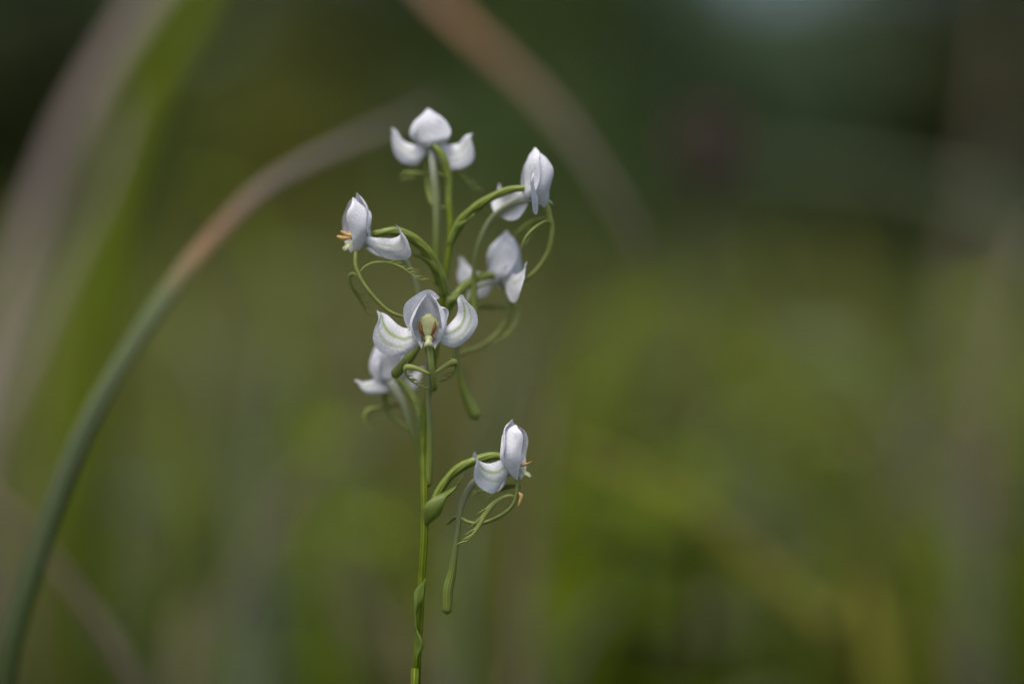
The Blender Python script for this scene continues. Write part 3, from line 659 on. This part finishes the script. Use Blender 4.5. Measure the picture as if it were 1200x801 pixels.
# broad-leaved herb: big saturated green leaf
def herb(px, py, d, leaves, mat, label, group=None):
    c = at(px, py, d); b0 = Vector((c.x, d, -.05)); r = empty('broadleaf_herb', b0); tag(r, label, 'plant', group)
    hz = c.z + .05
    tube('stem', [np.array((0, 0, 0)), np.array((.004, .002, hz * .5)), np.array((0, 0, hz))], [.0022, .0018, .0012], M['leafstem'], r, n=12, seg=8)
    for (ax, az, ln, wd, z0) in leaves:        # direction angle in plan, rise, length, width, height on the stem
        dx, dy = math.cos(ax), math.sin(ax); s = np.array((-dy, dx, 0)); k = []
        up = np.array((0, 0, 1.0))
        for t in (0, .12, .3, .55, .8, 1):
            k.append(np.array((dx * ln * t * math.cos(az), dy * ln * t * math.cos(az), hz * z0 + ln * math.sin(az) * t - ln * .35 * t * t)))
        wv = [.002, wd * .55, wd * .95, wd, wd * .55, .001]
        V, F, UV = loft_data([p - s * q * .5 for p, q in zip(k, wv)], [p + s * q * .5 for p, q in zip(k, wv)], 12, 7, (0, 0, -wd * .08))
        solidify(mesh_obj('leaf', V, F, mat, r, UV), .0004)
    return r
M['leafstem'] = plain_mat('herb_stem', (.10, .13, .03), (.15, .18, .05), 60, .5)
M['broad'] = plain_mat('broad_leaf_green', (.085, .125, .0005), (.115, .155, .001), 70, .6, .4, spec=.08)
M['dry_leaf'] = plain_mat('withered_leaf', (.17, .12, .04), (.24, .17, .06), 70, .7, .3, spec=.08)
M['broad2'] = plain_mat('broad_leaf_dull', (.05, .085, .02), (.085, .12, .03), 70, .5, .35)
PI = math.pi
herb(735, 575, .28, [(-1.4, .2, .055, .034, 1.0), (-.6, .1, .05, .03, .97), (-2.3, .15, .048, .03, .95), (.5, .3, .05, .03, .98), (2.2, .3, .05, .03, .96), (-1.0, -.1, .05, .034, .90), (-2.0, -.1, .05, .034, .88), (0, 0, .05, .03, .92), (3.0, .0, .04, .026, .92)],
     M['broad'], 'leafy herb with saturated green broad leaves below the bottom flower')
herb(640, 300, .9, [(i * 1.2, .2 - .05 * i, .06, .035, 1 - .05 * i) for i in range(11)], M['broad2'], 'dull green leafy herb behind the right hand flowers')
herb(1040, 330, .95, [(i * 1.25 + .4, .25 - .05 * i, .065, .035, 1 - .05 * i) for i in range(11)], M['broad2'], 'dull green leafy herb behind the level pale leaf')
herb(410, 250, 1.0, [(i * 1.3 + .9, .25 - .05 * i, .06, .035, 1 - .05 * i) for i in range(11)], M['broad2'], 'dull green leafy herb behind the left flower')

M['broad_yg'] = plain_mat('broad_leaf_yellow_green', (.19, .27, .004), (.25, .33, .010), 70, .6, .45, spec=.08)
M['broad_pale'] = plain_mat('broad_leaf_pale', (.17, .21, .07), (.22, .26, .11), 70, .6, .4, spec=.08)
def whorl(n, ln, wd, a0, z0=1.0): return [(i * 1.3 + a0, .55 - .12 * (i % 5), ln * (1 - .25 * (i % 3) / 2), wd, z0 - .045 * (i // 2)) for i in range(n)]
herb(745, 375, .42, whorl(12, .034, .024, .2), M['broad_yg'], 'bright yellow green herb in front of the bright tuft')
herb(1135, 370, .46, whorl(14, .040, .028, .7), M['broad_yg'], 'yellow green herb under the upright broad dry leaf')
herb(960, 420, .50, whorl(12, .036, .024, 1.1), M['broad_pale'], 'pale grey green herb under the seed head')
herb(880, 500, .38, whorl(10, .026, .020, .4), M['broad_pale'], 'small pale herb beside the mid green tuft')
herb(330, 330, .44, whorl(10, .028, .020, .9), M['broad_pale'], 'pale herb under the dry end of the arching leaf')
herb(380, 530, .36, whorl(12, .030, .022, 1.6), M['broad_yg'], 'yellow green herb to the side of the orchid stem')
herb(170, 600, .34, whorl(10, .026, .020, 2.2), M['broad2'], 'dull green herb close to the arching leaf')
herb(1030, 500, .34, whorl(8, .020, .016, 2.6), M['dry_leaf'], 'small brown withered herb among the green tufts')

# ------------------------------------------------------------------ meadow: countless blades as one mass
def blade_field(name, bx, by, hgt, wid, tint, mat, label, lean=.35, lv=5):
    n = len(bx); a = rng.uniform(0, 2 * math.pi, n); fa = rng.uniform(0, math.pi, n)
    ln = hgt * lean * rng.uniform(.1, 1, n) ** 1.3
    t = np.linspace(0, 1, lv)
    cx = bx[:, None] + np.cos(a)[:, None] * ln[:, None] * t ** 2; cy = by[:, None] + np.sin(a)[:, None] * ln[:, None] * t ** 2
    cz = -.05 + hgt[:, None] * (t - .12 * t ** 3)
    wv = wid[:, None] * np.array([.6, 1, .9, .6, .04])[None, :lv] * .5
    sx = np.cos(fa)[:, None] * wv; sy = np.sin(fa)[:, None] * wv
    Vv = np.stack([np.stack([cx - sx, cy - sy, cz], -1), np.stack([cx + sx, cy + sy, cz], -1)], 2).reshape(-1, 3)
    q = (np.arange(n) * lv * 2)[:, None, None] + (np.arange(lv - 1) * 2)[None, :, None] + np.array([0, 1, 3, 2])[None, None, :]
    q = q.reshape(-1, 4); nf = len(q)
    me = bpy.data.meshes.new(name); me.vertices.add(len(Vv)); me.vertices.foreach_set('co', Vv.ravel())
    me.loops.add(nf * 4); me.loops.foreach_set('vertex_index', q.ravel().astype(np.int32))
    me.polygons.add(nf); me.polygons.foreach_set('loop_start', np.arange(0, nf * 4, 4, dtype=np.int32))
    me.update(calc_edges=True)
    ca = me.attributes.new('tint', 'FLOAT_COLOR', 'POINT')
    cc = np.repeat(np.c_[tint, np.ones(n)], lv * 2, axis=0); ca.data.foreach_set('color', cc.astype(np.float32).ravel())
    me.materials.append(mat)
    o = bpy.data.objects.new(name, me); col.objects.link(o); tag(o, label, 'grass', kind='stuff'); return o
M['field'] = attr_mat('meadow_blades', .33)
PAL = np.array([(.165, .225, .018), (.21, .275, .008), (.21, .235, .04), (.13, .165, .03), (.24, .21, .10), (.17, .20, .06), (.23, .29, .014)])
def field_tints(x, y):
    n = len(x); cs = np.c_[rng.uniform(-3, 3, 260), rng.uniform(.3, 10, 260)]; ct = rng.integers(0, len(PAL), 260)
    out = np.empty((n, 3))
    for i in range(0, n, 5000):
        d2 = (x[i:i + 5000, None] - cs[:, 0]) ** 2 + ((y[i:i + 5000, None] - cs[:, 1]) * .8) ** 2
        out[i:i + 5000] = PAL[ct[np.argmin(d2, 1)]]
    mixm = rng.random(n) < .3; out[mixm] = PAL[rng.integers(0, len(PAL), mixm.sum())]
    return out * rng.uniform(.75, 1.25, (n, 1))
N1 = 66000
yy = .85 + 9.5 * rng.random(N1) ** 1.7; half = .30 * (yy + .5) + .35; xx = rng.uniform(-1, 1, N1) * half
hh = rng.uniform(.30, .54, N1) + .08 * np.sin(xx * 3.1 + yy * 1.7) + .04 * np.clip(yy, 0, 4)
blade_field('meadow_grass', xx, yy, hh, rng.uniform(.004, .009, N1), field_tints(xx, yy), M['field'], 'mixed green and dry meadow grass stretching back behind the orchid')
N2 = 9000
yy = rng.uniform(-.75, .9, N2); xx = rng.uniform(-.6, .6, N2)
hh = rng.uniform(.08, .26, N2)
k = (xx ** 2 + (yy - .003) ** 2 > .02 ** 2); xx, yy, hh = xx[k], yy[k], hh[k]
blade_field('undergrowth', xx, yy, hh, rng.uniform(.003, .006, len(xx)), field_tints(xx, yy), M['field'], 'short dense grass around the foot of the orchid')

N3 = 30000
yy = rng.uniform(.18, 1.0, N3); xx = rng.uniform(-1, 1, N3) * (.34 * (yy + .5) + .1)
hh = .05 + CAM_H - .0003 * (yy + .5) * rng.uniform(175, 420, N3) - .02 * np.sin(xx * 31 + 2) * np.sin(yy * 17)
k = (yy > .30) | (np.abs(xx) > .08); xx, yy, hh = xx[k], yy[k], hh[k]; N3 = len(xx)
SHADE_TINTS = np.array([(.050, .055, .008), (.038, .045, .006), (.065, .055, .018), (.045, .062, .003)])  # dark tints put the shade deep in the grass into the colour
blade_field('shade_grass', xx, yy, hh, rng.uniform(.005, .009, N3), SHADE_TINTS[rng.integers(0, 4, N3)] * rng.uniform(.7, 1.3, (N3, 1)), M['field'], 'dense grass low between the tufts, coloured dark in place of shade', lean=.2)

# ------------------------------------------------------------------ shrubs and trees behind the meadow
def leaf_cloud(name, clumps, nleaf, size, tints, mat, parent, flat=.75):
    """leaf-sized faces spread through clumps (centre, radius)"""
    C = np.array([c for c, r in clumps]); Rr = np.array([r for c, r in clumps]); k = rng.choice(len(C), nleaf, p=Rr ** 2 / (Rr ** 2).sum())
    v = rng.normal(size=(nleaf, 3)); v /= np.linalg.norm(v, axis=1)[:, None]
    p = C[k] + v * (Rr[k] * rng.uniform(.45, 1.05, nleaf))[:, None] * np.array([1, 1, flat])
    a = rng.normal(size=(nleaf, 3)); a /= np.linalg.norm(a, axis=1)[:, None]; b = np.cross(a, rng.normal(size=(nleaf, 3))); b /= np.linalg.norm(b, axis=1)[:, None]
    L = size * rng.uniform(.7, 1.4, nleaf)[:, None]
    V = np.stack([p - a * L * .5, p + b * L * .28 - a * L * .05, p + a * L * .55, p - b * L * .28 - a * L * .05], 1).reshape(-1, 3)
    n = nleaf; me = bpy.data.meshes.new(name); me.vertices.add(4 * n); me.vertices.foreach_set('co', V.ravel())
    me.loops.add(4 * n); me.loops.foreach_set('vertex_index', np.arange(4 * n, dtype=np.int32)); me.polygons.add(n)
    me.polygons.foreach_set('loop_start', np.arange(0, 4 * n, 4, dtype=np.int32)); me.update(calc_edges=True)
    ca = me.attributes.new('tint', 'FLOAT_COLOR', 'POINT')
    T_ = np.array(tints)[rng.integers(0, len(tints), n)] * rng.uniform(.75, 1.25, (n, 1))
    ca.data.foreach_set('color', np.repeat(np.c_[T_, np.ones(n)], 4, axis=0).astype(np.float32).ravel())
    me.materials.append(mat); o = bpy.data.objects.new(name, me); col.objects.link(o); o.parent = parent; return o
M['foliage'] = attr_mat('tree_foliage', .25, .5)
M['bark'] = plain_mat('bark', (.06, .045, .03), (.12, .095, .07), 14, .9, bump=.6)

def woody(name, x, y, hgt, wid, tints, label, cat, group=None, nleaf=5000, leaf=.09, trunk=.35, seed=0):
    rn = random.Random(seed); r = empty(name, (x, y, -.05)); tag(r, label, cat, group)
    tr = hgt * (.022 if cat == 'tree' else .012); th = hgt * trunk
    limbs = []; clumps = []
    parts = [tube_data(spline([(0, 0, 0), (rn.uniform(-.03, .03) * hgt, 0, th), (rn.uniform(-.06, .06) * hgt, rn.uniform(-.04, .04) * hgt, hgt * .82)], 14), interp([tr * 1.4, tr, tr * .7, tr * .2], 14), 9)]
    nl = 11 if cat == 'tree' else 9
    for i in range(nl):
        a = i * 2.4 + rn.random(); z0 = th * .7 + (hgt * .75 - th * .7) * i / nl; reach = wid * .5 * (1 - .45 * (i / nl)) * rn.uniform(.65, 1)
        e = (math.cos(a) * reach, math.sin(a) * reach, min(hgt * .9, z0 + reach * rn.uniform(.25, .6)))
        parts.append(tube_data(spline([(0, 0, z0), (e[0] * .5, e[1] * .5, z0 + (e[2] - z0) * .35), e], 8), interp([tr * .5, tr * .3, tr * .08], 8), 6))
        clumps.append((e, wid * rn.uniform(.16, .24))); clumps.append(((e[0] * .55, e[1] * .55, e[2] * .97), wid * rn.uniform(.15, .22)))
    clumps.append(((0, 0, hgt * .9), wid * .2)); clumps.append(((0, 0, hgt * .7), wid * .28))
    if cat != 'tree': clumps += [((math.cos(q) * wid * .3, math.sin(q) * wid * .3, hgt * .25), wid * .28) for q in range(6)]
    v, f, u = merge(parts); mesh_obj('trunk' if cat == 'tree' else 'branches', v, f, M['bark'], r, u)
    leaf_cloud('crown' if cat == 'tree' else 'foliage', clumps, nleaf, leaf, tints, M['foliage'], r)
    return r
DK = [(.055, .090, .024), (.08, .12, .03), (.06, .095, .038)]; MD = [(.085, .135, .03), (.115, .16, .035), (.10, .14, .05)]; BL = [(.06, .10, .055), (.085, .125, .07)]
OL = [(.14, .15, .02), (.17, .17, .03)]; VD = [(.035, .044, .012), (.045, .055, .016)]
def shx(px, y): return (px - 600) * .0003 * (y + FOC)
SHRUB = [(shx(10, 2.9), 2.9, 1.15, .55, VD, 'very dark bush at the left behind the dry tan leaves'), (shx(330, 3.6), 3.6, .98, .6, OL, 'olive bush behind the left flower'),
         (shx(600, 4.2), 4.2, 1.02, .7, MD, 'mid green bush directly behind the top flower'), (shx(800, 3.8), 3.8, .86, .5, DK, 'dark green bush behind the seed head'),
         (shx(1160, 2.7), 2.7, 1.15, .5, VD, 'very dark bush on the right above the upright dry leaf'), (shx(190, 5.0), 5.0, 1.4, .8, MD, 'taller mid green bush between the left bushes'),
         (shx(780, 5.6), 5.6, 1.02, .9, BL, 'blue green bush at the back of the meadow'), (shx(1420, 4.0), 4.0, 1.5, 1.0, DK, 'dark bush beyond the right edge bush'), (shx(-250, 4.2), 4.2, 1.5, 1.1, DK, 'dark bush beyond the left edge bush'),
         (shx(1000, 4.4), 4.4, .95, .5, DK, 'dark green bush between the seed head and the very dark bush')]
for i, (x, y, hg, wd, tn, lb) in enumerate(SHRUB):
    woody('bush', x, y, hg, wd, tn, lb, 'bush', None, 3600, .055, .25, 40 + i)
TREE = [(-5.0, 13, 6.5, 4.2, DK, 'dark tree at the left end of the tree line'), (-2.9, 11, 6.0, 3.4, VD, 'very dark tree behind the left edge bush'), (-1.8, 15, 7.2, 4.2, MD, 'mid green tree behind the olive bush'), (.0, 18, 8, 3.4, DK, 'dark tree behind the top flower'),
        (3.1, 12, 6.2, 3.2, VD, 'very dark tree on the right of the sky gap'), (5.6, 15, 7, 4.4, DK, 'dark tree at the right end of the tree line'), (1.6, 22, 3.2, 3.4, BL, 'low blue green tree under the sky gap')]
for i, (x, y, hg, wd, tn, lb) in enumerate(TREE):
    woody('tree', x, y, hg, wd, tn, lb, 'tree', None, 9000, .16, .3, 70 + i)
